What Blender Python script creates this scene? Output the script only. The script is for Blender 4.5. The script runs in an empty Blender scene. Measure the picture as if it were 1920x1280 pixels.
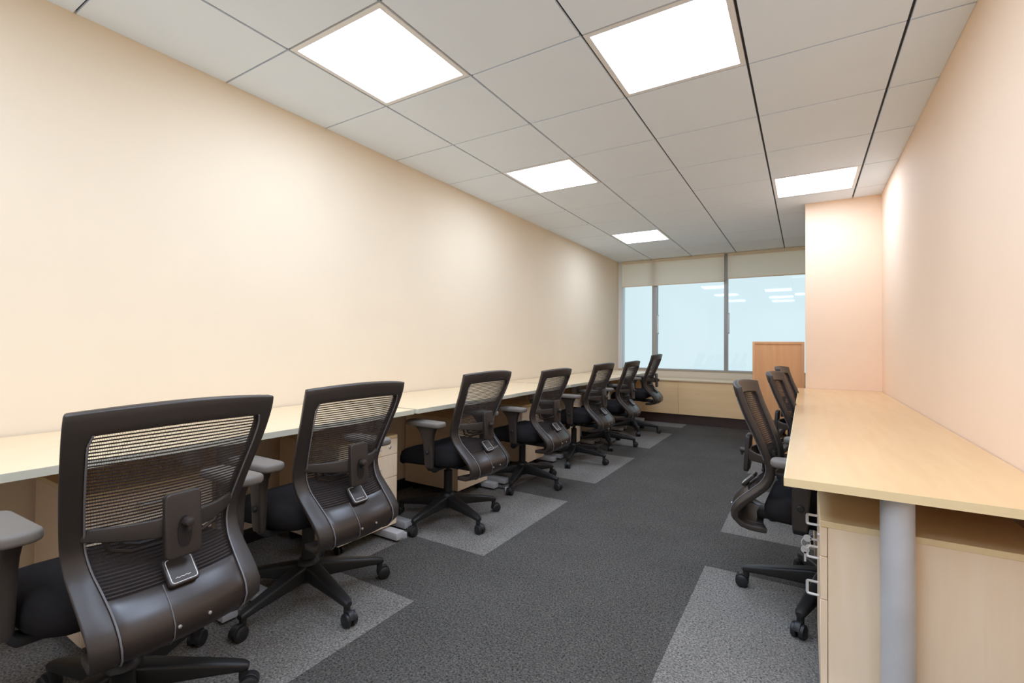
import bpy, bmesh, math, random
from mathutils import Vector, Matrix
random.seed(7)
S = bpy.context.scene
C = S.collection
PI = math.pi
sin, cos = math.sin, math.cos

# ------------------------------------------------------------------ camera, sky, exposure
CAM_H = 1.08
PSI, PITCH, ROLL = 0.55007, 0.0168, -0.0088
cam_d = bpy.data.cameras.new('camera')
cam = bpy.data.objects.new('camera', cam_d)
C.objects.link(cam)
A = Vector((cos(PSI), sin(PSI), 0)); D = Vector((-sin(PSI), cos(PSI), 0)); Z = Vector((0, 0, 1))
F = D * cos(PITCH) + Z * sin(PITCH)
Z2 = -D * sin(PITCH) + Z * cos(PITCH)
Rv = A * cos(ROLL) - Z2 * sin(ROLL)
Uv = A * sin(ROLL) + Z2 * cos(ROLL)
M = Matrix((Rv, Uv, -F)).transposed().to_4x4()
M.translation = Vector((0, 0, CAM_H))
cam.matrix_world = M
cam_d.sensor_width = 36.0
cam_d.sensor_fit = 'HORIZONTAL'
cam_d.lens = 885.22 / 1920 * 36
cam_d.shift_x = -(966.2 - 960) / 1920
cam_d.shift_y = (632.5 - 640) / 1920
cam_d.clip_start = 0.02
S.camera = cam

world = bpy.data.worlds.new('hazy_sky')
S.world = world
world.use_nodes = True
bg = world.node_tree.nodes['Background']
bg.inputs[0].default_value = (0.645, 0.76, 0.79, 1)
bg.inputs[1].default_value = 1.2

S.view_settings.view_transform = 'Standard'
S.view_settings.look = 'None'
S.view_settings.exposure = 0.0
S.view_settings.gamma = 1.0
S.view_settings.use_curve_mapping = False
S.cycles.max_bounces = 24
S.cycles.diffuse_bounces = 16
PANEL_EMIT = 16.0

# ------------------------------------------------------------------ room measures
XL, XR, YB, YF = -2.57, 0.575, -1.7, 7.41
ZC = CAM_H + 1.3548
GX = [-2.032 + 0.6 * k for k in range(5)]            # long ceiling joints
GY0 = 1.28572                                         # a cross joint
DESK_Z = 0.715
RDESK_Z = 0.705

# ------------------------------------------------------------------ materials
def new_mat(name):
    m = bpy.data.materials.new(name)
    m.use_nodes = True
    nt = m.node_tree
    return m, nt, nt.nodes['Principled BSDF']

def plain(name, col, rough=0.5, metal=0.0, spec=0.5, var=0.0, scale=20, bump=0.0, bscale=300, coat=0.0):
    m, nt, b = new_mat(name)
    b.inputs['Base Color'].default_value = (*col, 1)
    b.inputs['Roughness'].default_value = rough
    b.inputs['Metallic'].default_value = metal
    b.inputs['Specular IOR Level'].default_value = spec
    b.inputs['Coat Weight'].default_value = coat
    if var or bump:
        g = nt.nodes.new('ShaderNodeNewGeometry')
    if var:
        n = nt.nodes.new('ShaderNodeTexNoise'); n.inputs['Scale'].default_value = scale
        n.inputs['Detail'].default_value = 4
        r = nt.nodes.new('ShaderNodeValToRGB')
        r.color_ramp.elements[0].position = .3; r.color_ramp.elements[1].position = .7
        r.color_ramp.elements[0].color = (*[c * (1 - var) for c in col], 1)
        r.color_ramp.elements[1].color = (*[min(1, c * (1 + var)) for c in col], 1)
        nt.links.new(g.outputs['Position'], n.inputs['Vector'])
        nt.links.new(n.outputs['Fac'], r.inputs['Fac'])
        nt.links.new(r.outputs['Color'], b.inputs['Base Color'])
    if bump:
        n2 = nt.nodes.new('ShaderNodeTexNoise'); n2.inputs['Scale'].default_value = bscale
        bp = nt.nodes.new('ShaderNodeBump'); bp.inputs['Strength'].default_value = bump
        bp.inputs['Distance'].default_value = .002
        nt.links.new(g.outputs['Position'], n2.inputs['Vector'])
        nt.links.new(n2.outputs['Fac'], bp.inputs['Height'])
        nt.links.new(bp.outputs['Normal'], b.inputs['Normal'])
    return m

def wood(name, c1, c2, stretch, rough=0.35, scale=6.0, spec=.5):
    m, nt, b = new_mat(name)
    g = nt.nodes.new('ShaderNodeNewGeometry')
    mp = nt.nodes.new('ShaderNodeMapping'); mp.inputs['Scale'].default_value = stretch
    n = nt.nodes.new('ShaderNodeTexNoise'); n.inputs['Scale'].default_value = scale
    n.inputs['Detail'].default_value = 6; n.inputs['Roughness'].default_value = .6
    n.inputs['Distortion'].default_value = .4
    r = nt.nodes.new('ShaderNodeValToRGB')
    r.color_ramp.elements[0].position = .3; r.color_ramp.elements[1].position = .72
    r.color_ramp.elements[0].color = (*c2, 1); r.color_ramp.elements[1].color = (*c1, 1)
    nt.links.new(g.outputs['Position'], mp.inputs['Vector'])
    nt.links.new(mp.outputs['Vector'], n.inputs['Vector'])
    nt.links.new(n.outputs['Fac'], r.inputs['Fac'])
    nt.links.new(r.outputs['Color'], b.inputs['Base Color'])
    b.inputs['Roughness'].default_value = rough
    b.inputs['Specular IOR Level'].default_value = spec
    return m

def carpet(name, dark, light):
    m, nt, b = new_mat(name)
    g = nt.nodes.new('ShaderNodeNewGeometry')
    n = nt.nodes.new('ShaderNodeTexNoise'); n.inputs['Scale'].default_value = 150
    n.inputs['Detail'].default_value = 3; n.inputs['Roughness'].default_value = .65
    n.inputs['Distortion'].default_value = .6
    n3 = nt.nodes.new('ShaderNodeTexNoise'); n3.inputs['Scale'].default_value = 3
    n3.inputs['Detail'].default_value = 4
    r = nt.nodes.new('ShaderNodeValToRGB')
    r.color_ramp.elements[0].position = .33; r.color_ramp.elements[1].position = .68
    r.color_ramp.elements[0].color = (*dark, 1); r.color_ramp.elements[1].color = (*light, 1)
    mx = nt.nodes.new('ShaderNodeMix'); mx.data_type = 'RGBA'; mx.blend_type = 'MULTIPLY'
    mx.inputs['Factor'].default_value = .35
    bp = nt.nodes.new('ShaderNodeBump'); bp.inputs['Strength'].default_value = .6
    bp.inputs['Distance'].default_value = .004
    nt.links.new(g.outputs['Position'], n.inputs['Vector'])
    nt.links.new(g.outputs['Position'], n3.inputs['Vector'])
    nt.links.new(n.outputs['Fac'], r.inputs['Fac'])
    nt.links.new(r.outputs['Color'], mx.inputs['A'])
    nt.links.new(n3.outputs['Fac'], mx.inputs['B'])
    nt.links.new(mx.outputs['Result'], b.inputs['Base Color'])
    nt.links.new(n.outputs['Fac'], bp.inputs['Height'])
    nt.links.new(bp.outputs['Normal'], b.inputs['Normal'])
    b.inputs['Roughness'].default_value = .95
    b.inputs['Specular IOR Level'].default_value = .15
    return m

def emit(name, col, s):
    m = bpy.data.materials.new(name); m.use_nodes = True
    nt = m.node_tree; nt.nodes.clear()
    e = nt.nodes.new('ShaderNodeEmission'); e.inputs[0].default_value = (*col, 1); e.inputs[1].default_value = s
    o = nt.nodes.new('ShaderNodeOutputMaterial'); nt.links.new(e.outputs[0], o.inputs[0])
    return m

def glass(name, tint):
    m = bpy.data.materials.new(name); m.use_nodes = True
    nt = m.node_tree; nt.nodes.clear()
    t = nt.nodes.new('ShaderNodeBsdfTransparent'); t.inputs[0].default_value = (*tint, 1)
    g = nt.nodes.new('ShaderNodeBsdfGlossy'); g.inputs['Roughness'].default_value = .03
    f = nt.nodes.new('ShaderNodeFresnel'); f.inputs['IOR'].default_value = 1.42
    x = nt.nodes.new('ShaderNodeMixShader'); o = nt.nodes.new('ShaderNodeOutputMaterial')
    nt.links.new(f.outputs[0], x.inputs[0]); nt.links.new(t.outputs[0], x.inputs[1])
    nt.links.new(g.outputs[0], x.inputs[2]); nt.links.new(x.outputs[0], o.inputs[0])
    return m

MT = {}
MT['wall_cream'] = plain('wall_cream', (.805, .68, .51), .75, spec=.2, var=.012, scale=3)
MT['wall_peach'] = plain('wall_peach', (.89, .675, .49), .75, spec=.2, var=.012, scale=3)
MT['wall_back'] = plain('wall_back', (.90, .86, .80), .6, spec=.25)
MT['tile_white'] = plain('tile_white', (.81, .895, 1.0), .7, spec=.2, var=.01, scale=5)
MT['grid_dark'] = plain('grid_dark', (.02, .02, .022), .6)
MT['slab'] = plain('slab', (.10, .10, .10), .9)
MT['panel_frame'] = plain('panel_frame', (.82, .82, .82), .4)
MT['diffuser'] = emit('diffuser', (.80, .965, 1.24), PANEL_EMIT)
MT['carpet_dark'] = carpet('carpet_dark', (.0200, .0182, .0160), (.172, .158, .138))
MT['carpet_light'] = carpet('carpet_light', (.064, .060, .053), (.385, .355, .315))
MT['maple_top'] = wood('maple_top', (.80, .64, .42), (.76, .59, .37), (3, .35, 3), rough=.32)
MT['maple_rtop'] = wood('maple_rtop', (.73, .49, .245), (.68, .44, .21), (3, .3, 3), rough=.22)
MT['maple_side'] = wood('maple_side', (.91, .745, .545), (.87, .68, .47), (4, 4, .35), rough=.42)
MT['maple_edge'] = wood('maple_edge', (.86, .69, .40), (.80, .62, .34), (1, .4, 1), rough=.4)
MT['edge_grey'] = plain('edge_grey', (.60, .57, .45), .4)
MT['oak_panel'] = wood('oak_panel', (.92, .65, .35), (.87, .58, .29), (.3, 3, 3), rough=.45)
MT['cab_orange'] = wood('cab_orange', (.74, .385, .165), (.68, .33, .135), (4, 4, .35), rough=.4)
MT['plinth'] = plain('plinth', (.055, .028, .02), .5)
MT['skirting'] = plain('skirting', (.012, .008, .007), .5)
MT['steel_grey'] = plain('steel_grey', (.50, .495, .495), .42, metal=.0, spec=.5, var=.05, scale=12)
MT['alu'] = plain('alu', (.40, .40, .39), .4, metal=.2)
MT['chrome'] = plain('chrome', (.72, .71, .69), .28, metal=.6)
def fabric_blind(name, col, trans):
    m = bpy.data.materials.new(name); m.use_nodes = True
    nt = m.node_tree; nt.nodes.clear()
    d = nt.nodes.new('ShaderNodeBsdfDiffuse'); d.inputs[0].default_value = (*col, 1)
    t = nt.nodes.new('ShaderNodeBsdfTranslucent'); t.inputs[0].default_value = (*trans, 1)
    x = nt.nodes.new('ShaderNodeMixShader'); x.inputs[0].default_value = .5
    o = nt.nodes.new('ShaderNodeOutputMaterial')
    nt.links.new(d.outputs[0], x.inputs[1]); nt.links.new(t.outputs[0], x.inputs[2]); nt.links.new(x.outputs[0], o.inputs[0])
    return m
MT['blind'] = fabric_blind('blind', (.92, .85, .74), (.96, .82, .64))
MT['sill'] = plain('sill', (.74, .66, .52), .5)
MT['white_frame'] = plain('white_frame', (.78, .80, .80), .4)
MT['glass'] = glass('window_glass', (.95, .985, 1.0))
MT['plastic'] = plain('chair_plastic', (.034, .025, .020), .42, spec=.5)
MT['plastic_matte'] = plain('chair_base_plastic', (.016, .015, .014), .45, spec=.4)
MT['fabric'] = plain('chair_fabric', (.012, .010, .010), .9, spec=.15, bump=.4, bscale=900)
MT['mesh_yarn'] = plain('mesh_yarn', (.045, .034, .030), .7, spec=.2)
MT['pad_grey'] = plain('arm_pad', (.16, .14, .12), .55, spec=.35)
MT['piping'] = plain('piping', (.16, .15, .15), .4)
MT['panel_gloss'] = plain('lower_panel', (.024, .015, .011), .32, spec=.6)
MT['stitch'] = plain('white_stitch', (.75, .74, .72), .5)
MT['screw'] = plain('screw_steel', (.6, .6, .6), .3, metal=.8)
MT['rubber'] = plain('caster_rubber', (.016, .016, .017), .42, spec=.45)

# ------------------------------------------------------------------ mesh helpers
def finish(me, sharp=40):
    for p in me.polygons: p.use_smooth = True
    me.set_sharp_from_angle(angle=math.radians(sharp))

def obj(name, bm_or_me, mat, parent=None, loc=None, rotz=None, sharp=40):
    if isinstance(bm_or_me, bmesh.types.BMesh):
        me = bpy.data.meshes.new(name)
        bmesh.ops.recalc_face_normals(bm_or_me, faces=bm_or_me.faces)
        bm_or_me.to_mesh(me); bm_or_me.free()
        finish(me, sharp)
    else:
        me = bm_or_me
    o = bpy.data.objects.new(name, me)
    if mat is not None and not me.materials: me.materials.append(MT[mat])
    C.objects.link(o)
    if parent: o.parent = parent
    if loc is not None: o.location = loc
    if rotz is not None: o.rotation_euler = (0, 0, rotz)
    return o

def empty(name, loc=(0, 0, 0), rotz=0):
    o = bpy.data.objects.new(name, None); o.empty_display_size = .1
    C.objects.link(o); o.location = loc; o.rotation_euler = (0, 0, rotz)
    return o

def tag(o, label=None, cat=None, group=None, kind=None):
    if label: o['label'] = label
    if cat: o['category'] = cat
    if group: o['group'] = group
    if kind: o['kind'] = kind
    return o

def copy_tree(o, parent=None):
    c = o.copy(); C.objects.link(c)
    if parent: c.parent = parent
    for ch in list(o.children): copy_tree(ch, c)
    return c

def NB(): return bmesh.new()

def box(bm, x0, x1, y0, y1, z0, z1, bevel=0, seg=2):
    r = bmesh.ops.create_cube(bm, size=1)
    vs = r['verts']
    for v in vs:
        v.co = Vector(((x0 + x1) / 2 + v.co.x * (x1 - x0), (y0 + y1) / 2 + v.co.y * (y1 - y0), (z0 + z1) / 2 + v.co.z * (z1 - z0)))
    if bevel:
        es = {e for v in vs for e in v.link_edges}
        bmesh.ops.bevel(bm, geom=list(es), offset=bevel, segments=seg, affect='EDGES', profile=.6)
    return bm

def bx(*a, **k): return box(NB(), *a, **k)

def lathe(bm, prof, n=20, M=None):
    """prof: (r,z) list, closed with caps"""
    rings = []
    for r, z in prof:
        ring = []
        for k in range(n):
            p = Vector((r * cos(2 * PI * k / n), r * sin(2 * PI * k / n), z))
            if M is not None: p = M @ p
            ring.append(bm.verts.new(p))
        rings.append(ring)
    for a, b in zip(rings, rings[1:]):
        for k in range(n):
            bm.faces.new((a[k], a[(k + 1) % n], b[(k + 1) % n], b[k]))
    bm.faces.new(rings[0]); bm.faces.new(rings[-1])
    return bm

def loft(bm, loops, caps=True, closed=True):
    """loops: list of lists of points with the same count"""
    R = [[bm.verts.new(p) for p in L] for L in loops]
    n = len(R[0])
    for a, b in zip(R, R[1:]):
        for k in range(n if closed else n - 1):
            bm.faces.new((a[k], a[(k + 1) % n], b[(k + 1) % n], b[k]))
    if caps:
        bm.faces.new(R[0]); bm.faces.new(R[-1])
    return bm

def rect_loop(c, ax, ay, hw, hh, r=0.0):
    """rounded rectangle of half sizes hw, hh about c in the plane ax, ay"""
    pts = []
    r = min(r, hw * .99, hh * .99)
    for (sx, sy, a0) in ((1, 1, 0), (-1, 1, 90), (-1, -1, 180), (1, -1, 270)):
        for k in range(4):
            a = math.radians(a0 + 30 * k)
            pts.append(c + ax * (sx * (hw - r) + r * cos(a)) + ay * (sy * (hh - r) + r * sin(a)))
    return pts

def tube(bm, pts, r, n=8, closed=False):
    pts = [Vector(p) for p in pts]
    loops = []
    m = len(pts)
    prev = None
    for i, p in enumerate(pts):
        if closed: t = pts[(i + 1) % m] - pts[i - 1]
        else: t = pts[min(i + 1, m - 1)] - pts[max(i - 1, 0)]
        t.normalize()
        if prev is None:
            up = Vector((0, 0, 1)) if abs(t.z) < .9 else Vector((1, 0, 0))
            s = t.cross(up).normalized()
        else:
            s = (prev - t * prev.dot(t)).normalized()
        prev = s
        w = t.cross(s)
        rr = r[i] if isinstance(r, (list, tuple)) else r
        loops.append([p + s * rr * cos(2 * PI * k / n) + w * rr * sin(2 * PI * k / n) for k in range(n)])
    if closed:
        R = [[bm.verts.new(p) for p in L] for L in loops]
        for i in range(m):
            a, b = R[i], R[(i + 1) % m]
            for k in range(n): bm.faces.new((a[k], a[(k + 1) % n], b[(k + 1) % n], b[k]))
    else:
        loft(bm, loops)
    return bm

def pillow(bm, c, ax, ay, az, hw, hh, th, r, e=.012, crown=0.0):
    """rounded slab: outline hw x hh in ax, ay; thickness th along az"""
    loops = []
    for k in range(5):
        a = PI / 2 * k / 4
        ins = e * (1 - sin(a)); h = -th / 2 + e * (1 - cos(a))
        loops.append(rect_loop(c + az * h, ax, ay, hw - ins, hh - ins, max(r - ins, .002)))
    for k in range(5):
        a = PI / 2 * k / 4
        ins = e * (1 - cos(a)); h = th / 2 - e * (1 - sin(a))
        loops.append(rect_loop(c + az * h, ax, ay, hw - ins, hh - ins, max(r - ins, .002)))
    if crown:
        for f_ in (.6, .2):
            loops.append(rect_loop(c + az * (th / 2 + crown * (1 - f_ * f_)), ax, ay, (hw - e) * f_, (hh - e) * f_, r * f_))
    loft(bm, loops)
    return bm

def struct(o):
    o['kind'] = 'structure'
    return o
X_, Y_, Z_ = Vector((1, 0, 0)), Vector((0, 1, 0)), Vector((0, 0, 1))

# ------------------------------------------------------------------ room shell
struct(obj('wall_left', bx(XL - .12, XL, YB - .12, YF + .3, 0, ZC + .25), 'wall_cream'))
struct(obj('wall_right', bx(XR, XR + .12, YB - .12, YF + .3, 0, ZC + .25), 'wall_peach'))
struct(obj('wall_back', bx(XL, XR, YB - .12, YB, 0, ZC + .25), 'wall_back'))
struct(obj('wall_pillar', bx(.006, XR, 5.19, 5.70, 0, ZC + .25), 'wall_peach'))
# below and above the window
struct(obj('wall_far', bx(XL, XR, YF, YF + .15, 0, .725), 'sill'))
struct(obj('trim_1', bx(XL, XL + .065, YF - .03, YF + .1, .725, ZC), 'white_frame'))
struct(obj('baseboard_left', bx(XL, XL + .012, YB, 6.87, 0, .078, bevel=.003), 'skirting'))
struct(obj('baseboard_right', bx(XR - .012, XR, YB, 5.19, 0, .078, bevel=.003), 'skirting'))

# floor: carpet tiles
floor = struct(obj('floor', bx(XL - .12, XR + .12, YB - .12, YF + .3, -.10, -.012), 'slab'))
TX, TY = .4915, .505
x_edges = [XL] + [-1.405 + TX * k for k in range(-2, 5)] + [XR]
x_edges = sorted(x for x in x_edges if XL <= x <= XR)
y_edges = sorted([YB] + [1.999 + TY * k for k in range(-7, 11)] + [YF])
y_edges = [y for y in y_edges if YB <= y <= YF]
tile_cache = {}
for i in range(len(x_edges) - 1):
    for j in range(len(y_edges) - 1):
        x0, x1, y0, y1 = x_edges[i], x_edges[i + 1], y_edges[j], y_edges[j + 1]
        xc, yc = (x0 + x1) / 2, (y0 + y1) / 2
        row = math.floor((yc - 1.999) / TY + 1e-6)       # row 0 starts at y = 1.999
        light = False
        if xc < -1.89: light = True
        elif xc < -1.405: light = (row % 3) in (0, 1)
        elif xc > .07: light = True
        elif xc > -.43: light = (row % 3) in (2, 0)
        key = (round(x1 - x0, 4), round(y1 - y0, 4), light)
        if key not in tile_cache:
            b = bx(-(x1 - x0) / 2, (x1 - x0) / 2, -(y1 - y0) / 2, (y1 - y0) / 2, -.012, 0)
            o = obj('carpet_tile', b, 'carpet_light' if light else 'carpet_dark', floor, (xc, yc, 0))
            tile_cache[key] = o.data
        else:
            obj('carpet_tile', tile_cache[key], None, floor, (xc, yc, 0))

# ceiling: slab, dark grid rails, white metal tiles, light panels
ceil = struct(obj('ceiling', bx(XL - .12, XR + .12, YB - .12, YF + .3, ZC + .05, ZC + .25), 'slab'))
cx_edges = [XL] + GX + [XR]
cy_edges = [YB] + [GY0 + .6 * k for k in range(-4, 11)] + [YF]
for x in GX:
    obj('grid_rail', bx(x - .015, x + .015, YB, YF, ZC + .014, ZC + .03), 'grid_dark', ceil)
for y in cy_edges[1:-1]:
    obj('cross_rail', bx(XL, XR, y - .012, y + .012, ZC + .016, ZC + .032), 'grid_dark', ceil)
panels = {(1, 0): 'square ceiling light panel nearest the left wall, largest in the foreground',
          (3, 1): 'square ceiling light panel over the aisle, cut by the top edge of the photo',
          (1, 3): 'square ceiling light panel halfway along the left wall',
          (4, 5): 'square ceiling light panel near the peach pillar',
          (1, 7): 'smallest ceiling light panel, nearest the window blinds',
          (1, -3): 'unseen ceiling light panel added behind the viewer by the left wall',  # added out of view to brighten the near walls and ceiling
          (3, -2): 'unseen ceiling light panel added behind the viewer over the aisle',  # unseen panel, added for more bounce on the near ceiling
          (4, -1): 'ceiling light panel over the near end of the long right desk',
          (3, -4): 'unseen ceiling light panel added behind the viewer near the back wall'}  # unseen, added so the back of the room bounces more light
GAPX, GAPY = .006, .0042
tcache = {}
for i in range(len(cx_edges) - 1):
    for j in range(len(cy_edges) - 1):
        x0, x1, y0, y1 = cx_edges[i], cx_edges[i + 1], cy_edges[j], cy_edges[j + 1]
        xc, yc = (x0 + x1) / 2, (y0 + y1) / 2
        if yc > 5.19 and yc < 5.70 and x0 > .3: pass
        kj = j - 5                                         # cell index counted from GY0
        hx0 = 0 if i == 0 else GAPX
        hx1 = 0 if i == len(cx_edges) - 2 else GAPX
        w, d = x1 - x0, y1 - y0
        if (i, kj) in panels:
            L = empty('ceiling_light', (xc, yc, ZC))
            tag(L, panels[(i, kj)], 'ceiling light', 'square ceiling light panels')
            hw, hd = w / 2 - GAPX, d / 2 - GAPY
            fb = NB(); t = .024
            box(fb, -hw, hw, -hd, -hd + t, 0, .014); box(fb, -hw, hw, hd - t, hd, 0, .014)
            box(fb, -hw, -hw + t, -hd + t, hd - t, 0, .014); box(fb, hw - t, hw, -hd + t, hd - t, 0, .014)
            obj('frame', fb, 'panel_frame', L)
            db = NB(); v = [db.verts.new(p) for p in ((-hw + t, -hd + t, .006), (-hw + t, hd - t, .006), (hw - t, hd - t, .006), (hw - t, -hd + t, .006))]
            db.faces.new(v)
            me = bpy.data.meshes.new('diffuser'); db.to_mesh(me); db.free()
            obj('diffuser', me, 'diffuser', L)
        else:
            key = (round(w, 4), round(d, 4), i in (0, len(cx_edges) - 2))
            if key not in tcache:
                b = bx(-w / 2 + hx0, w / 2 - hx1, -d / 2 + GAPY, d / 2 - GAPY, 0, .014, bevel=.0015, seg=1)
                tcache[key] = obj('ceiling_tile', b, 'tile_white', ceil, (xc, yc, ZC)).data
            else:
                obj('ceiling_tile', tcache[key], None, ceil, (xc, yc, ZC))

# window across the far end: frame, mullions and panes
win = struct(empty('window_1', (0, YF, .725)))
fb = NB()
box(fb, XL + .065, XR, -.02, .06, 0, .02); box(fb, XL + .065, XR, -.02, .06, ZC - .76, ZC - .725)
obj('window_frame', fb, 'alu', win)
mull = [(-2.03, -1.955), (-.995, -.945), (.10, .15)]
for a, b in mull:
    obj('mullion', bx(a, b, -.03, .06, .02, ZC - .76, bevel=.004), 'alu', win)
pane_x = [XL + .065, -2.03, -1.955, -.995, -.945, .10, .15, XR]
for k in range(0, 8, 2):
    obj('pane', bx(pane_x[k], pane_x[k + 1], .012, .02, .02, ZC - .76), 'glass', win)
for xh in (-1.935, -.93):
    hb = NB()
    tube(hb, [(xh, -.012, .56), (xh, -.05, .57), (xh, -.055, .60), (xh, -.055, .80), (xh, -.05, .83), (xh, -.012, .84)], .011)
    obj('mullion_streak', hb, 'white_frame', win)  # slim white bars built for the white streaks beside the mullions

def blind(x0, x1, zb, label):
    r = empty('roller_blind', ((x0 + x1) / 2, YF - .09, zb))
    w = (x1 - x0) / 2
    b = NB(); b.faces.new([b.verts.new(p) for p in ((-w, 0, .012), (w, 0, .012), (w, 0, ZC - zb - .05), (-w, 0, ZC - zb - .05))])
    obj('fabric', b, 'blind', r)
    b = NB(); tube(b, [(-w, .02, ZC - zb - .032), (w, .02, ZC - zb - .032)], .028, 14); obj('roller_tube', b, 'blind', r)
    obj('bottom_bar', bx(-w, w, -.006, .006, 0, .014, bevel=.003), 'blind', r)
    return tag(r, label, 'blind', 'roller blinds on the far window')
blind(-2.495, -.987, 2.02, 'beige roller blind pulled partway down at the left of the far window')
blind(-.937, .56, 2.055, 'beige roller blind partly hidden by the peach pillar')

# low storage ledge under the window
cr = empty('low_credenza', (-1.0, 7.1, 0))
tag(cr, 'long low wood-fronted ledge unit under the far window', 'cabinet')
obj('top', bx(-1.555, 1.56, -.245, .295, .598, .62, bevel=.002), 'maple_top', cr)
n_p = 3
for k in range(n_p):
    w = 3.10 / n_p
    obj('front_panel', bx(-1.55 + w * k + .001, -1.55 + w * (k + 1) - .001, -.23, -.21, .135, .598, bevel=.001, seg=1), 'oak_panel', cr)
obj('carcass', bx(-1.54, 1.54, -.21, .29, .135, .598), 'oak_panel', cr)
obj('plinth', bx(-1.54, 1.54, -.20, .28, 0, .135), 'plinth', cr)

# tall orange cabinet by the pillar
cb = empty('tall_cabinet', (-.228, 5.55, 0))
tag(cb, 'orange-brown wooden cabinet standing between the far window and the peach pillar', 'cabinet')
fb = NB()
box(fb, -.225, -.203, -.2, .2, .04, 1.14, bevel=.001); box(fb, .203, .225, -.2, .2, .04, 1.14, bevel=.001)
obj('side_panels', fb, 'cab_orange', cb)
obj('top', bx(-.203, .203, -.2, .2, 1.118, 1.14), 'cab_orange', cb)
obj('back_panel', bx(-.203, .203, -.192, -.18, .04, 1.118), 'cab_orange', cb)
obj('bottom', bx(-.203, .203, -.18, .2, .04, .06), 'cab_orange', cb)
obj('plinth', bx(-.215, .215, -.185, .19, 0, .04), 'plinth', cb)
obj('door', bx(-.203, .203, .182, .2, .06, 1.118), 'cab_orange', cb)

# ------------------------------------------------------------------ desks
def t_leg(parent, x, y, z_top, x_foot0, x_foot1, round_post=True):
    b = NB()
    if round_post: lathe(b, [(.038, .05), (.038, z_top)], 24, Matrix.Translation((x, y, 0)))
    o = obj('leg', b, 'steel_grey', parent)
    fb = bx(x_foot0, x_foot1, y - .03, y + .03, .012, .052, bevel=.006)
    obj('foot_bar', fb, 'steel_grey', o)
    for xx in (x_foot0 + .04, x_foot1 - .04):
        gb = NB(); lathe(gb, [(.018, 0), (.018, .014)], 12, Matrix.Translation((xx, y, 0)))
        obj('glide', gb, 'rubber', o)
    bb = bx(x - .2, x + .2, y - .025, y + .025, z_top - .002, z_top + .006)
    obj('bracket', bb, 'steel_grey', o)
    return o

def desk_top(parent, x0, x1, y0, y1, z, mat, edge, th=.025, edge_side='right'):
    t = obj('worktop', bx(x0, x1, y0, y1, z - th, z), mat, parent)
    e = .0025
    if edge_side == 'right':
        obj('edge_band', bx(x1, x1 + e, y0, y1, z - th, z - .0005), edge, t)
    else:
        obj('edge_band', bx(x0 - e, x0, y0, y1, z - th, z - .0005), edge, t)
    obj('end_band', bx(x0, x1, y0 - e, y0, z - th, z - .0005), edge, t)
    return t

seams = [-.85, .10, 1.07, 1.97, 3.03, 4.01, 4.95, 5.92, 6.84]
frontx = [-1.865, -1.86, -1.87, -1.845, -1.875, -1.86, -1.87, -1.86]
dlabels = ['maple desk against the left wall, running out of the left edge of the photo',
           'maple desk behind the nearest mesh chair', 'maple desk behind the second mesh chair from the left',
           'maple desk behind the third mesh chair from the left', 'maple desk behind the fourth mesh chair from the left',
           'maple desk behind the fifth mesh chair from the left', 'maple desk behind the sixth mesh chair from the left',
           'maple desk in the far left corner by the window']
for k in range(8):
    y0, y1 = seams[k] + .002, seams[k + 1] - .002
    d = empty('desk', (0, 0, 0))
    tag(d, dlabels[k], 'desk', 'desks along the left wall')
    desk_top(d, XL + .012, frontx[k], y0 + .0025, y1, DESK_Z + (.004 if k % 2 else 0), 'maple_top', 'edge_grey')
    zt = DESK_Z - .027
    for yy in (y0 + .07, y1 - .07):
        t_leg(d, -2.22, yy, zt - .006, -2.50, -1.89 if k < 3 else -1.97)
    obj('rail', bx(-2.24, -2.20, y0 + .11, y1 - .11, zt - .045, zt - .004), 'steel_grey', d)

rd = empty('long_desk', (0, 0, 0))
tag(rd, 'long maple desk along the right wall with a round grey leg in front', 'desk')
desk_top(rd, -.05, XR - .004, 1.58, 5.187, RDESK_Z, 'maple_rtop', 'maple_edge', th=.024, edge_side='left')
for yy in (1.64, 3.35, 5.08):
    t_leg(rd, .213, yy, RDESK_Z - .03, 0.0, .52)

# ------------------------------------------------------------------ drawer pedestals (front faces local +x)
def d_handle(parent, x, y, z, w=.10, r=.0045, out=.032):
    b = NB()
    c = .008
    tube(b, [(x - .004, y - w / 2, z), (x + out - c, y - w / 2, z), (x + out - .002, y - w / 2 + .002, z), (x + out, y - w / 2 + c, z),
             (x + out, y + w / 2 - c, z), (x + out - .002, y + w / 2 - .002, z), (x + out - c, y + w / 2, z), (x - .004, y + w / 2, z)], r, 8)
    return obj('handle', b, 'chrome', parent)

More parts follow.
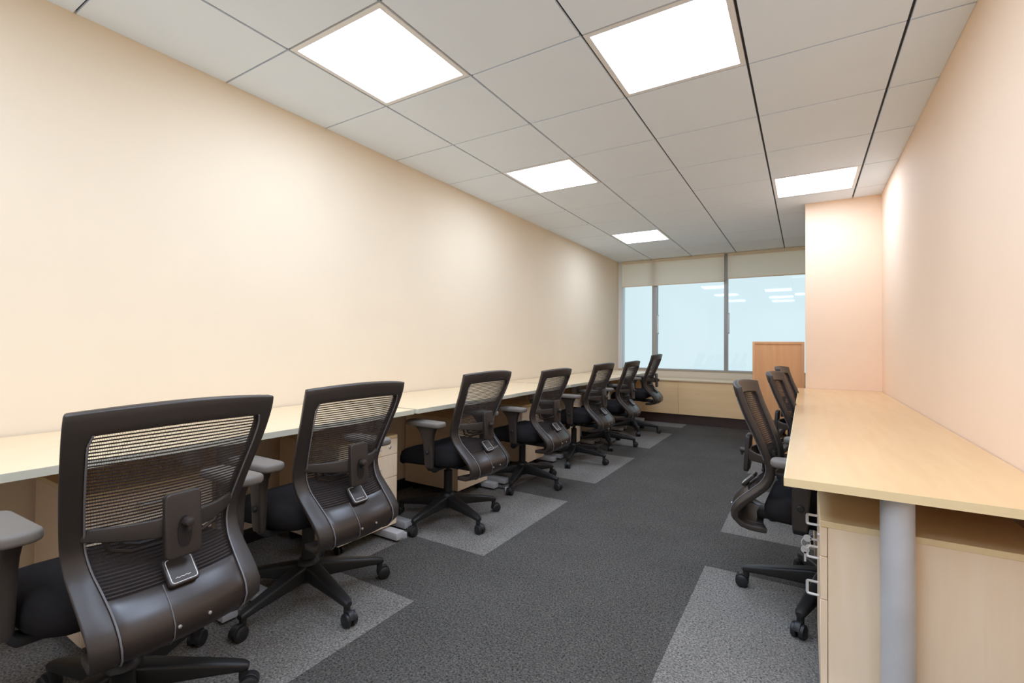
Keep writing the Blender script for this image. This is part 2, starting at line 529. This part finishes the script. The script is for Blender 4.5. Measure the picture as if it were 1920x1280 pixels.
def pedestal_proto(h=.565, w=.40, dep=.50):
    p = empty('drawer_pedestal')
    z0 = .062
    obj('top', bx(0, dep - .001, -w / 2, w / 2, h - .018, h, bevel=.001, seg=1), 'maple_edge', p)
    obj('body', bx(0, dep - .02, -w / 2 + .0005, w / 2 - .0005, z0, h - .018), 'maple_side', p)
    zt = h - .0195
    hs = [.085, .125, zt - z0 - .21 - .004]
    for k, hh in enumerate(hs):
        f = obj('drawer', bx(dep - .0185, dep, -w / 2 + .001, w / 2 - .001, zt - hh, zt, bevel=.0012, seg=1), 'maple_side', p)
        d_handle(f, dep, 0, zt - hh / 2 + (.0 if k < 2 else .08))
        if k == 0:
            lb = NB(); lathe(lb, [(.0085, 0), (.0085, .006), (.006, .008)], 14, Matrix.Translation((dep - .001, w / 2 - .06, zt - hh / 2)) @ Matrix.Rotation(PI / 2, 4, 'Y'))
            obj('lock', lb, 'chrome', f)
        zt -= hh + .002
    for sx in (.06, dep - .06):
        for sy in (-w / 2 + .05, w / 2 - .05):
            cbm = NB()
            lathe(cbm, [(.008, .03), (.008, z0 + .002)], 8, Matrix.Translation((sx, sy, 0)))
            for oy in (-.011, .011):
                lathe(cbm, [(.017, -.007), (.020, -.005), (.020, .005), (.017, .007)], 14, Matrix.Translation((sx + .008, sy + oy, .020)) @ Matrix.Rotation(PI / 2, 4, 'X'))
            obj('caster', cbm, 'rubber', p)
    return p
ped = pedestal_proto()
ped_spots = [(-2.545, .80, 1, 'drawer pedestal under the desk behind the nearest mesh chair'),
             (-2.49, 1.765, 1, 'drawer pedestal showing its drawer fronts right of the second chair'),
             (-2.556, 2.785, .9, 'drawer pedestal with its side showing past the third chair from the left'),
             (-2.556, 3.675, 1, 'drawer pedestal behind the fourth mesh chair from the left'),
             (-2.556, 4.54, .8, 'drawer pedestal behind the fifth mesh chair from the left'),
             (-2.556, 5.43, .86, 'drawer pedestal behind the sixth mesh chair from the left')]
for k, (x, y, sc, lb) in enumerate(ped_spots):
    o = ped if k == 0 else copy_tree(ped)
    o.location = (x, y, 0); o.scale = (1, sc, 1)
    tag(o, lb, 'drawer unit', 'drawer pedestals under the left desks')
for k, (y, lb) in enumerate([(1.89, 'drawer pedestal under the near end of the long right desk, keys in its lock'),
                             (2.885, 'drawer pedestal under the long right desk behind the first right-hand chair'),
                             (3.89, 'drawer pedestal deep under the long right desk near the pillar')]):
    o = copy_tree(ped)
    o.location = (.538, y, 0); o.rotation_euler = (0, 0, PI); o.scale = (1, 1, 1)
    tag(o, lb, 'drawer unit', 'drawer pedestals under the right desk')
# keys hanging in the lock of the near right pedestal
ky = empty('key_bunch', (.036, 1.75, .485))
tag(ky, 'silver keys hanging from the drawer lock under the right desk', 'keys')
kb = NB(); box(kb, -.022, .012, -.001, .001, -.003, .003); lathe(kb, [(.011, -.001), (.011, .001)], 14, Matrix.Translation((-.03, 0, 0)) @ Matrix.Rotation(PI / 2, 4, 'X'))
obj('key', kb, 'chrome', ky)
rb = NB(); tube(rb, [(-.034 + .012 * cos(a * PI / 8), .004 * sin(a * PI / 8), -.016 + .014 * sin(a * PI / 8)) for a in range(16)], .0012, 6, closed=True)
obj('key_ring', rb, 'chrome', ky)
kb = NB(); lathe(kb, [(.012, -.001), (.012, .001)], 14, Matrix.Translation((-.036, .004, -.038)) @ Matrix.Rotation(PI / 2, 4, 'X')); box(kb, -.039, -.033, .003, .005, -.075, -.045)
obj('key', kb, 'chrome', ky)

# ------------------------------------------------------------------ mesh task chair (faces local +y)
PROF = [(-.345, .930, .240), (-.335, .885, .240), (-.308, .80, .233), (-.275, .72, .223), (-.247, .65, .213), (-.230, .60, .206), (-.226, .56, .202),
        (-.245, .51, .199), (-.285, .465, .198), (-.328, .42, .197), (-.353, .38, .195), (-.345, .345, .190), (-.30, .324, .180), (-.235, .320, .168)]
def cr_(p0, p1, p2, p3, t):
    return tuple(.5 * (2 * b + (c - a) * t + (2 * a - 5 * b + 4 * c - d) * t * t + (3 * b - a - 3 * c + d) * t ** 3) for a, b, c, d in zip(p0, p1, p2, p3))
_pts = []
for k in range(len(PROF) - 1):
    p0 = PROF[max(k - 1, 0)]; p3 = PROF[min(k + 2, len(PROF) - 1)]
    for q in range(10): _pts.append(cr_(p0, PROF[k], PROF[k + 1], p3, q / 10))
_pts.append(PROF[-1])
_len = [0]
for a, b in zip(_pts, _pts[1:]): _len.append(_len[-1] + math.hypot(b[0] - a[0], b[1] - a[1]))
def prof(t):
    s = t * _len[-1]
    for k in range(len(_len) - 1):
        if _len[k + 1] >= s - 1e-9:
            f_ = (s - _len[k]) / max(1e-9, _len[k + 1] - _len[k])
            return tuple(a + (b - a) * f_ for a, b in zip(_pts[k], _pts[k + 1]))
    return _pts[-1]
def t_of_z(z):
    best = min(range(int(len(_pts) * .85)), key=lambda k: abs(_pts[k][1] - z))
    return _len[best] / _len[-1]
def sm(a, b, x):
    x = max(0, min(1, (x - a) / (b - a))); return x * x * (3 - 2 * x)
def surf(u, t, off=0.0):
    def base(u, t):
        y, z, w = prof(t)
        wrap = .045 - .015 * sm(.5, .9, t)
        return Vector((u * w, y + wrap * abs(u) ** 2.2, z - .014 * (1 - sm(0, .25, t)) * u * u))
    p = base(u, t)
    if off:
        e = 1e-3
        t0, t1 = max(0, t - e), min(1, t + e)
        n = (base(u + e, t) - base(u - e, t)).cross(base(u, t1) - base(u, t0)).normalized()
        p = p - n * off            # positive offset points backwards
    return p
T1 = t_of_z(.873); T2 = t_of_z(.462)

def slab_from_grid(cells, th0, th1):
    """cells: list of quads of (u,t); builds a solid between two offsets"""
    bm = NB(); vm = {}
    def V(ut, off):
        k = (round(ut[0], 5), round(ut[1], 5), off)
        if k not in vm: vm[k] = bm.verts.new(surf(ut[0], ut[1], off))
        return vm[k]
    cnt = {}
    for q in cells:
        for i in range(4):
            a, b = q[i], q[(i + 1) % 4]
            ka = (round(a[0], 5), round(a[1], 5)); kb_ = (round(b[0], 5), round(b[1], 5))
            cnt.setdefault(frozenset((ka, kb_)), []).append((a, b))
        bm.faces.new([V(p, th1) for p in q]); bm.faces.new([V(p, th0) for p in reversed(q)])
    for k, l in cnt.items():
        if len(l) == 1 and len(k) == 2:
            a, b = l[0]
            bm.faces.new((V(b, th1), V(a, th1), V(a, th0), V(b, th0)))
    bmesh.ops.recalc_face_normals(bm, faces=bm.faces)
    es = [e for e in bm.edges if len(e.link_faces) == 2 and e.calc_face_angle(0) > 1.0]
    bmesh.ops.bevel(bm, geom=es, offset=.0045, segments=2, affect='EDGES', profile=.5)
    return bm

def frame_cells():
    ts = [T1 * k / 3 for k in range(4)] + [T1 + (T2 - T1) * k / 18 for k in range(1, 19)] + [T2 + (1 - T2) * k / 8 for k in range(1, 9)]
    def ui(t):
        w = prof(t)[2]
        band = .040 + .012 * sm(.45, .75, t) + .030 * (1 - sm(0, .035, abs(t - T1))) * .3
        return 1 - band / w
    cells = []
    for a, b in zip(ts, ts[1:]):
        def cols(t):
            i = ui(t)
            return [-1, -(1 + i) / 2, -i] + [-i + 2 * i * k / 10 for k in range(1, 10)] + [i, (1 + i) / 2, 1]
        ca, cb_ = cols(a), cols(b)
        for k in range(len(ca) - 1):
            side = k < 2 or k >= len(ca) - 3
            if b <= T1 + 1e-6 or side:
                cells.append(((ca[k], a), (ca[k + 1], a), (cb_[k + 1], b), (cb_[k], b)))
    return cells, ui

def build_chair():
    root = empty('office_chair')
    # --- star base
    leg_me = None
    for k in range(5):
        if leg_me is None:
            b = NB(); loops = []
            for s, zt, zb, hw in ((.02, .150, .085, .030), (.07, .146, .082, .030), (.16, .128, .080, .026), (.26, .108, .074, .021), (.308, .097, .070, .018), (.322, .090, .072, .012)):
                c = Vector((s, 0, (zt + zb) / 2))
                loops.append(rect_loop(c, Y_, Z_, hw, (zt - zb) / 2, .010))
            loft(b, loops)
            lathe(b, [(.013, .045), (.013, .085)], 12, Matrix.Translation((.307, 0, 0)))
            o = obj('leg', b, 'plastic_matte', root); leg_me = o.data
            cbm = NB()
            for sy in (-.0135, .0135):
                lathe(cbm, [(.008, -.011), (.022, -.0105), (.0265, -.007), (.0265, .007), (.022, .0105), (.008, .011)], 18,
                      Matrix.Translation((.324, sy, .0265)) @ Matrix.Rotation(PI / 2, 4, 'X'))
            # hood over the twin wheels
            loops = []
            for a in range(0, 181, 20):
                aa = math.radians(a + 10)
                c = Vector((.324 + .024 * cos(aa), 0, .0265 + .029 * sin(aa)))
                loops.append(rect_loop(c, Y_, Vector((cos(aa), 0, sin(aa))), .011, .004, .002))
            loft(cbm, loops)
            lathe(cbm, [(.011, .03), (.011, .07)], 10, Matrix.Translation((.307, 0, 0)))
            co = obj('caster', cbm, 'rubber', o); caster_me = co.data
        else:
            o = obj('leg', leg_me, None, root); obj('caster', caster_me, None, o)
        o.rotation_euler = (0, 0, 2 * PI * k / 5)
        o['spoke'] = k
    b = NB(); lathe(b, [(.030, .070), (.046, .078), (.046, .150), (.036, .165), (.030, .168)], 24); obj('hub', b, 'plastic_matte', root)
    b = NB(); lathe(b, [(.026, .16), (.026, .30), (.014, .302), (.014, .40)], 20); obj('gas_column', b, 'plastic_matte', root)
    # --- upper body under one level of parts
    up = []
    b = NB(); box(b, -.085, .085, -.15, .12, .338, .385, bevel=.012); box(b, -.05, .05, -.26, -.12, .330, .362, bevel=.008)
    mech = obj('tilt_mechanism', b, 'plastic_matte', root); up.append(mech)
    b = NB(); tube(b, [(.08, .03, .362), (.20, .03, .358), (.225, .03, .352)], [.006, .006, .006]); box(b, .205, .262, .012, .048, .341, .357, bevel=.006)
    obj('tilt_lever', b, 'plastic_matte', mech)
    b = NB(); lathe(b, [(.016, -.02), (.022, -.012), (.022, .012), (.016, .02)], 16, Matrix.Translation((-.10, .02, .325)) @ Matrix.Rotation(PI / 2, 4, 'Y'))
    lathe(b, [(.006, -.06), (.006, 0)], 8, Matrix.Translation((-.045, .02, .335)) @ Matrix.Rotation(PI / 2, 4, 'Y'))
    obj('tension_knob', b, 'plastic_matte', mech)
    # seat cushion with a waterfall front
    b = NB(); loops = []
    for (ins, z) in ((.035, .386), (.012, .389), (0, .402), (0, .430), (.008, .452), (.028, .468), (.07, .477), (.14, .480), (.20, .479)):
        L = rect_loop(Vector((0, .005, z)), X_, Y_, .245 - ins, .222 - ins, .09 - ins * .3)
        LL = []
        for p in L:
            f_ = sm(.04, .227, p.y)
            LL.append(Vector((p.x, p.y, p.z - .034 * f_ + .010 * sm(.1, .25, abs(p.x)) * (z > .45) - .006 * sm(0, .2, -p.y))))
        loops.append(LL)
    loft(b, loops)
    seat = obj('seat', b, 'fabric', root, sharp=60); up.append(seat)
    b = NB(); pillow(b, Vector((0, .005, .383)), X_, Y_, Z_, .20, .17, .014, .06, .005); obj('seat_pan', b, 'plastic_matte', seat)
    # back frame, yarn mesh, lower panel
    cells, ui = frame_cells()
    fr = obj('back_frame', slab_from_grid(cells, -.011, .012), 'plastic', root, sharp=50); up.append(fr)
    for s in (-1, 1):
        b = NB(); pts = []
        for k in range(30):
            t = T1 * .95 + (.90 - T1) * k / 29
            pts.append(surf(s * (ui(t) - .004), t, .0125))
        tube(b, pts, .0022, 6); obj('piping', b, 'piping', fr)
    b = NB()
    ny = 50
    for k in range(ny):
        t = T1 - .01 + (T2 + .012 - T1) * k / (ny - 1); dt = .0023
        pr = []
        nseg = 10
        for q in range(nseg + 1):
            lim = ui(t) + .03
            u = -lim + 2 * lim * q / nseg
            pr.append((surf(u, t - dt, 0), surf(u, t - dt, .0012), surf(u, t + dt, .0012), surf(u, t + dt, 0)))
        R = [[b.verts.new(p) for p in L] for L in pr]
        for a, c in zip(R, R[1:]):
            for i in range(4): b.faces.new((a[i], a[(i + 1) % 4], c[(i + 1) % 4], c[i]))
    for k in range(141):
        uu = -1 + 2 * k / 140
        pr = []
        for q in range(15):
            t = T1 - .01 + (T2 + .012 - T1) * q / 14
            lim = ui(t) + .02
            p = surf(uu * lim, t, .0006)
            h = .0003
            pr.append((p + Vector((-h, h, 0)), p + Vector((h, h, 0)), p + Vector((h, -h, 0)), p + Vector((-h, -h, 0))))
        R = [[b.verts.new(p) for p in L] for L in pr]
        for a, c in zip(R, R[1:]):
            for i in range(4): b.faces.new((a[i], a[(i + 1) % 4], c[(i + 1) % 4], c[i]))
    ms = obj('back_mesh', b, 'mesh_yarn', root); ms['kind'] = 'stuff'; up.append(ms)
    # lower panel between the side bands
    lc = []
    tl = [T2 + (1 - T2) * k / 9 for k in range(10)]
    for a, c in zip(tl, tl[1:]):
        for k in range(12):
            def U(k, t):
                l = ui(t) + .02
                return -l + 2 * l * k / 12
            lc.append(((U(k, a), a), (U(k + 1, a), a), (U(k + 1, c), c), (U(k, c), c)))
    lp = obj('lower_panel', slab_from_grid(lc, -.010, .010), 'panel_gloss', root, sharp=50); up.append(lp)
    # plaque: dark rounded plate with white stitched border and a short white signature line
    tp = t_of_z(.468)
    pc = surf(0, tp, .020); n = (surf(0, tp, .03) - surf(0, tp, .01)).normalized(); vx = X_.copy(); vz = n.cross(vx).normalized()
    if vz.z < 0: vz = -vz
    b = NB(); pillow(b, pc, vx, vz, n, .036, .038, .014, .010, .004); pl = obj('plaque', b, 'plastic', lp)
    b = NB(); L = rect_loop(pc + n * .0072, vx, vz, .030, .032, .007)
    full = []
    for i, p in enumerate(L):
        q = L[(i + 1) % len(L)]
        m_ = max(1, int((q - p).length / .006))
        for j in range(m_): full.append(p.lerp(q, j / m_))
    tube(b, full, .0011, 5, closed=True); obj('stitching', b, 'stitch', pl)
    b = NB(); tube(b, [pc + n * .0074 + vx * x + vz * z for x, z in ((-.02, -.0205), (-.015, -.0185), (-.012, -.021), (-.006, -.019), (.0, -.0205), (.006, -.0185), (.010, -.0205), (.016, -.019))], .0008, 5)
    obj('signature_mark', b, 'stitch', pl)
    b = NB(); pts = []
    for k in range(8): pts.append(surf(-.21, t_of_z(.455) + (.90 - t_of_z(.455)) * k / 7, .011))
    tube(b, pts, .0013, 5); obj('seam', b, 'piping', lp)
    for uu in (-.16, .2):
        ts_ = t_of_z(.372)
        p = surf(uu, ts_, .0105); nn = (surf(uu, ts_, .02) - p).normalized()
        b = NB(); q = nn.to_track_quat('Z', 'Y').to_matrix().to_4x4(); lathe(b, [(.0045, -.002), (.0045, .001), (.002, .002)], 10, Matrix.Translation(p) @ q)
        obj('screw', b, 'screw', lp)
    # lumbar support: bowed bar, centre plate with knob, ribbed pad
    b = NB(); loops = []
    tz = t_of_z(.618)
    for k in range(21):
        u = -1 + 2 * k / 20
        p = surf(u * .84, tz, .004)
        bow = .052 * (1 - abs(u) ** 2.2)
        cen = 1 - abs(u)
        c = Vector((p.x, p.y - bow, .612 - .010 * cen))
        loops.append(rect_loop(c, Z_, Y_, .015 + .013 * cen, .006, .004))
    loft(b, loops)
    lum = obj('lumbar_bar', b, 'plastic', root); up.append(lum)
    yb = surf(0, tz, .004).y - .062
    b = NB(); pillow(b, Vector((0, yb, .605)), X_, (Z_ + Y_ * .06).normalized(), (Y_ - Z_ * .06).normalized(), .043, .083, .020, .014, .005)
    obj('lumbar_plate', b, 'plastic', lum)
    b = NB(); lathe(b, [(.012, 0), (.013, .016), (.010, .024), (.006, .026)], 16, Matrix.Translation((.004, yb - .008, .612)) @ Matrix.Rotation(PI / 2, 4, 'X'))
    box(b, -.001, .011, yb - .030, yb - .020, .590, .618, bevel=.003)
    obj('lumbar_knob', b, 'plastic', lum)
    b = NB(); loops = [[Vector((.0 + rx * cos(a * PI / 10), y, .585 + rz * sin(a * PI / 10))) for a in range(20)] for rx, rz, y in ((.017, .042, yb - .006), (.017, .042, yb - .0135))]
    loft(b, loops); obj('knob_recess', b, 'skirting', lum)
    b = NB()
    for (hw0, hw1, z0, z1) in ((.150, .120, .628, .548), (.122, .096, .618, .562), (.094, .074, .608, .576)):
        pts = []
        for (f_, z) in [(-1, z0), (-.8, z1 + .01), (-.55, z1), (0, z1 - .002), (.55, z1), (.8, z1 + .01), (1, z0)]:
            hw = hw0 if z == z0 else hw1 / .8
            x = f_ * hw
            t = t_of_z(z); p = surf(x / prof(t)[2], t, .009); pts.append(p)
        tube(b, pts, .0055, 6)
    obj('lumbar_pad', b, 'plastic', lum)
    # arms
    AX = .268
    for s in (-1, 1):
        b = NB(); loops = []
        for z, yc, hy, hx in ((.612, -.060, .072, .020), (.595, -.064, .058, .020), (.572, -.070, .043, .019), (.54, -.075, .034, .018), (.47, -.079, .030, .016), (.405, -.081, .029, .014), (.385, -.082, .026, .012)):
            loops.append(rect_loop(Vector((s * AX, yc, z)), X_, Y_, hx, hy, .010))
        loft(b, loops)
        arm = obj('armrest', b, 'plastic', root); up.append(arm)
        b = NB(); pillow(b, Vector((s * AX, -.052, .630)), X_, Y_, Z_, .045, .130, .030, .032, .011, crown=.004)
        obj('arm_pad', b, 'pad_grey', arm)
        b = NB(); loops = []
        for x, z, hz in ((AX, .392, .016), (.252, .372, .013), (.20, .366, .010), (.12, .366, .010)):
            loops.append(rect_loop(Vector((s * x, -.082, z)), Y_, Z_, .026, hz, .006))
        loft(b, loops); obj('arm_bracket', b, 'plastic_matte', arm)
        b = NB(); lathe(b, [(.012, 0), (.012, .010), (.009, .013)], 14, Matrix.Translation((s * (AX + .013), -.079, .47)) @ Matrix.Rotation(s * PI / 2, 4, 'Y'))
        obj('arm_button', b, 'plastic_matte', arm)
    for o in up: o['upper'] = 1
    return root

chair = build_chair()
CH = 'black mesh-backed office chair '
chairs = [  # x, y, facing (deg), base turn (deg), lift of the upper part, label
    (-1.68, .59, 182.5, 50, .006, CH + 'nearest the viewer, cut by the bottom left of the photo'),
    (-1.81, 1.275, 181, -80, 0, CH + 'second from the viewer in the left row'),
    (-1.90, 2.31, 180, -88, 0, CH + 'third from the viewer in the left row'),
    (-1.90, 3.22, 180, -75, -.018, CH + 'fourth from the viewer in the left row, mid-row'),
    (-1.87, 4.13, 180, -75, 0, CH + 'fifth from the viewer in the left row, third from the window'),
    (-1.87, 4.96, 181, -60, 0, CH + 'sixth in the left row, second from the window'),
    (-1.87, 5.91, 182, -60, .06, CH + 'last in the left row, beside the window ledge'),
    (.08, 2.385, -3, 180, 0, CH + 'nearest on the right, tucked under the long desk'),
    (.15, 3.38, -5, 180, 0, CH + 'in the middle of the right row, before the orange cabinet'),
    (.15, 4.385, -6, 170, 0, CH + 'furthest on the right, only its top edge showing'),
]
for k, (x, y, fa, bt, dz, lb) in enumerate(chairs):
    o = chair if k == 0 else copy_tree(chair)
    o.location = (x, y, 0); o.rotation_euler = (0, 0, math.radians(fa - 90))
    tag(o, lb, 'chair', 'left row chairs' if k < 7 else 'right row chairs')
    for ch in o.children:
        if 'spoke' in ch: ch.rotation_euler = (0, 0, 2 * PI * ch['spoke'] / 5 + math.radians(bt - (fa - 90)))
        if 'upper' in ch: ch.location.z = dz
for o in bpy.data.objects:
    for kk in ('spoke', 'upper'):
        if kk in o: del o[kk]

# small things on the floor by the left desks
pb = empty('power_box', (-1.96, 1.93, 0))
tag(pb, 'small grey power box on the carpet right of the second chair', 'power box')
obj('case', bx(-.06, .06, -.03, .03, 0, .03, bevel=.005), 'steel_grey', pb)
b = NB(); tube(b, [(-.058, 0, .012), (-.10, -.02, .006), (-.18, -.03, .006), (-.30, .0, .006)], .004, 6); obj('cable', b, 'rubber', pb)
pg = empty('white_plug', (-1.88, 2.98, 0))
tag(pg, 'white plug lying on the carpet between the third and fourth chairs', 'plug')
obj('plug_body', bx(-.02, .02, -.014, .014, 0, .028, bevel=.005), 'white_frame', pg)
b = NB(); tube(b, [(-.018, 0, .012), (-.07, .02, .005), (-.16, .0, .005), (-.3, .03, .005)], .004, 6); obj('cable', b, 'rubber', pg)
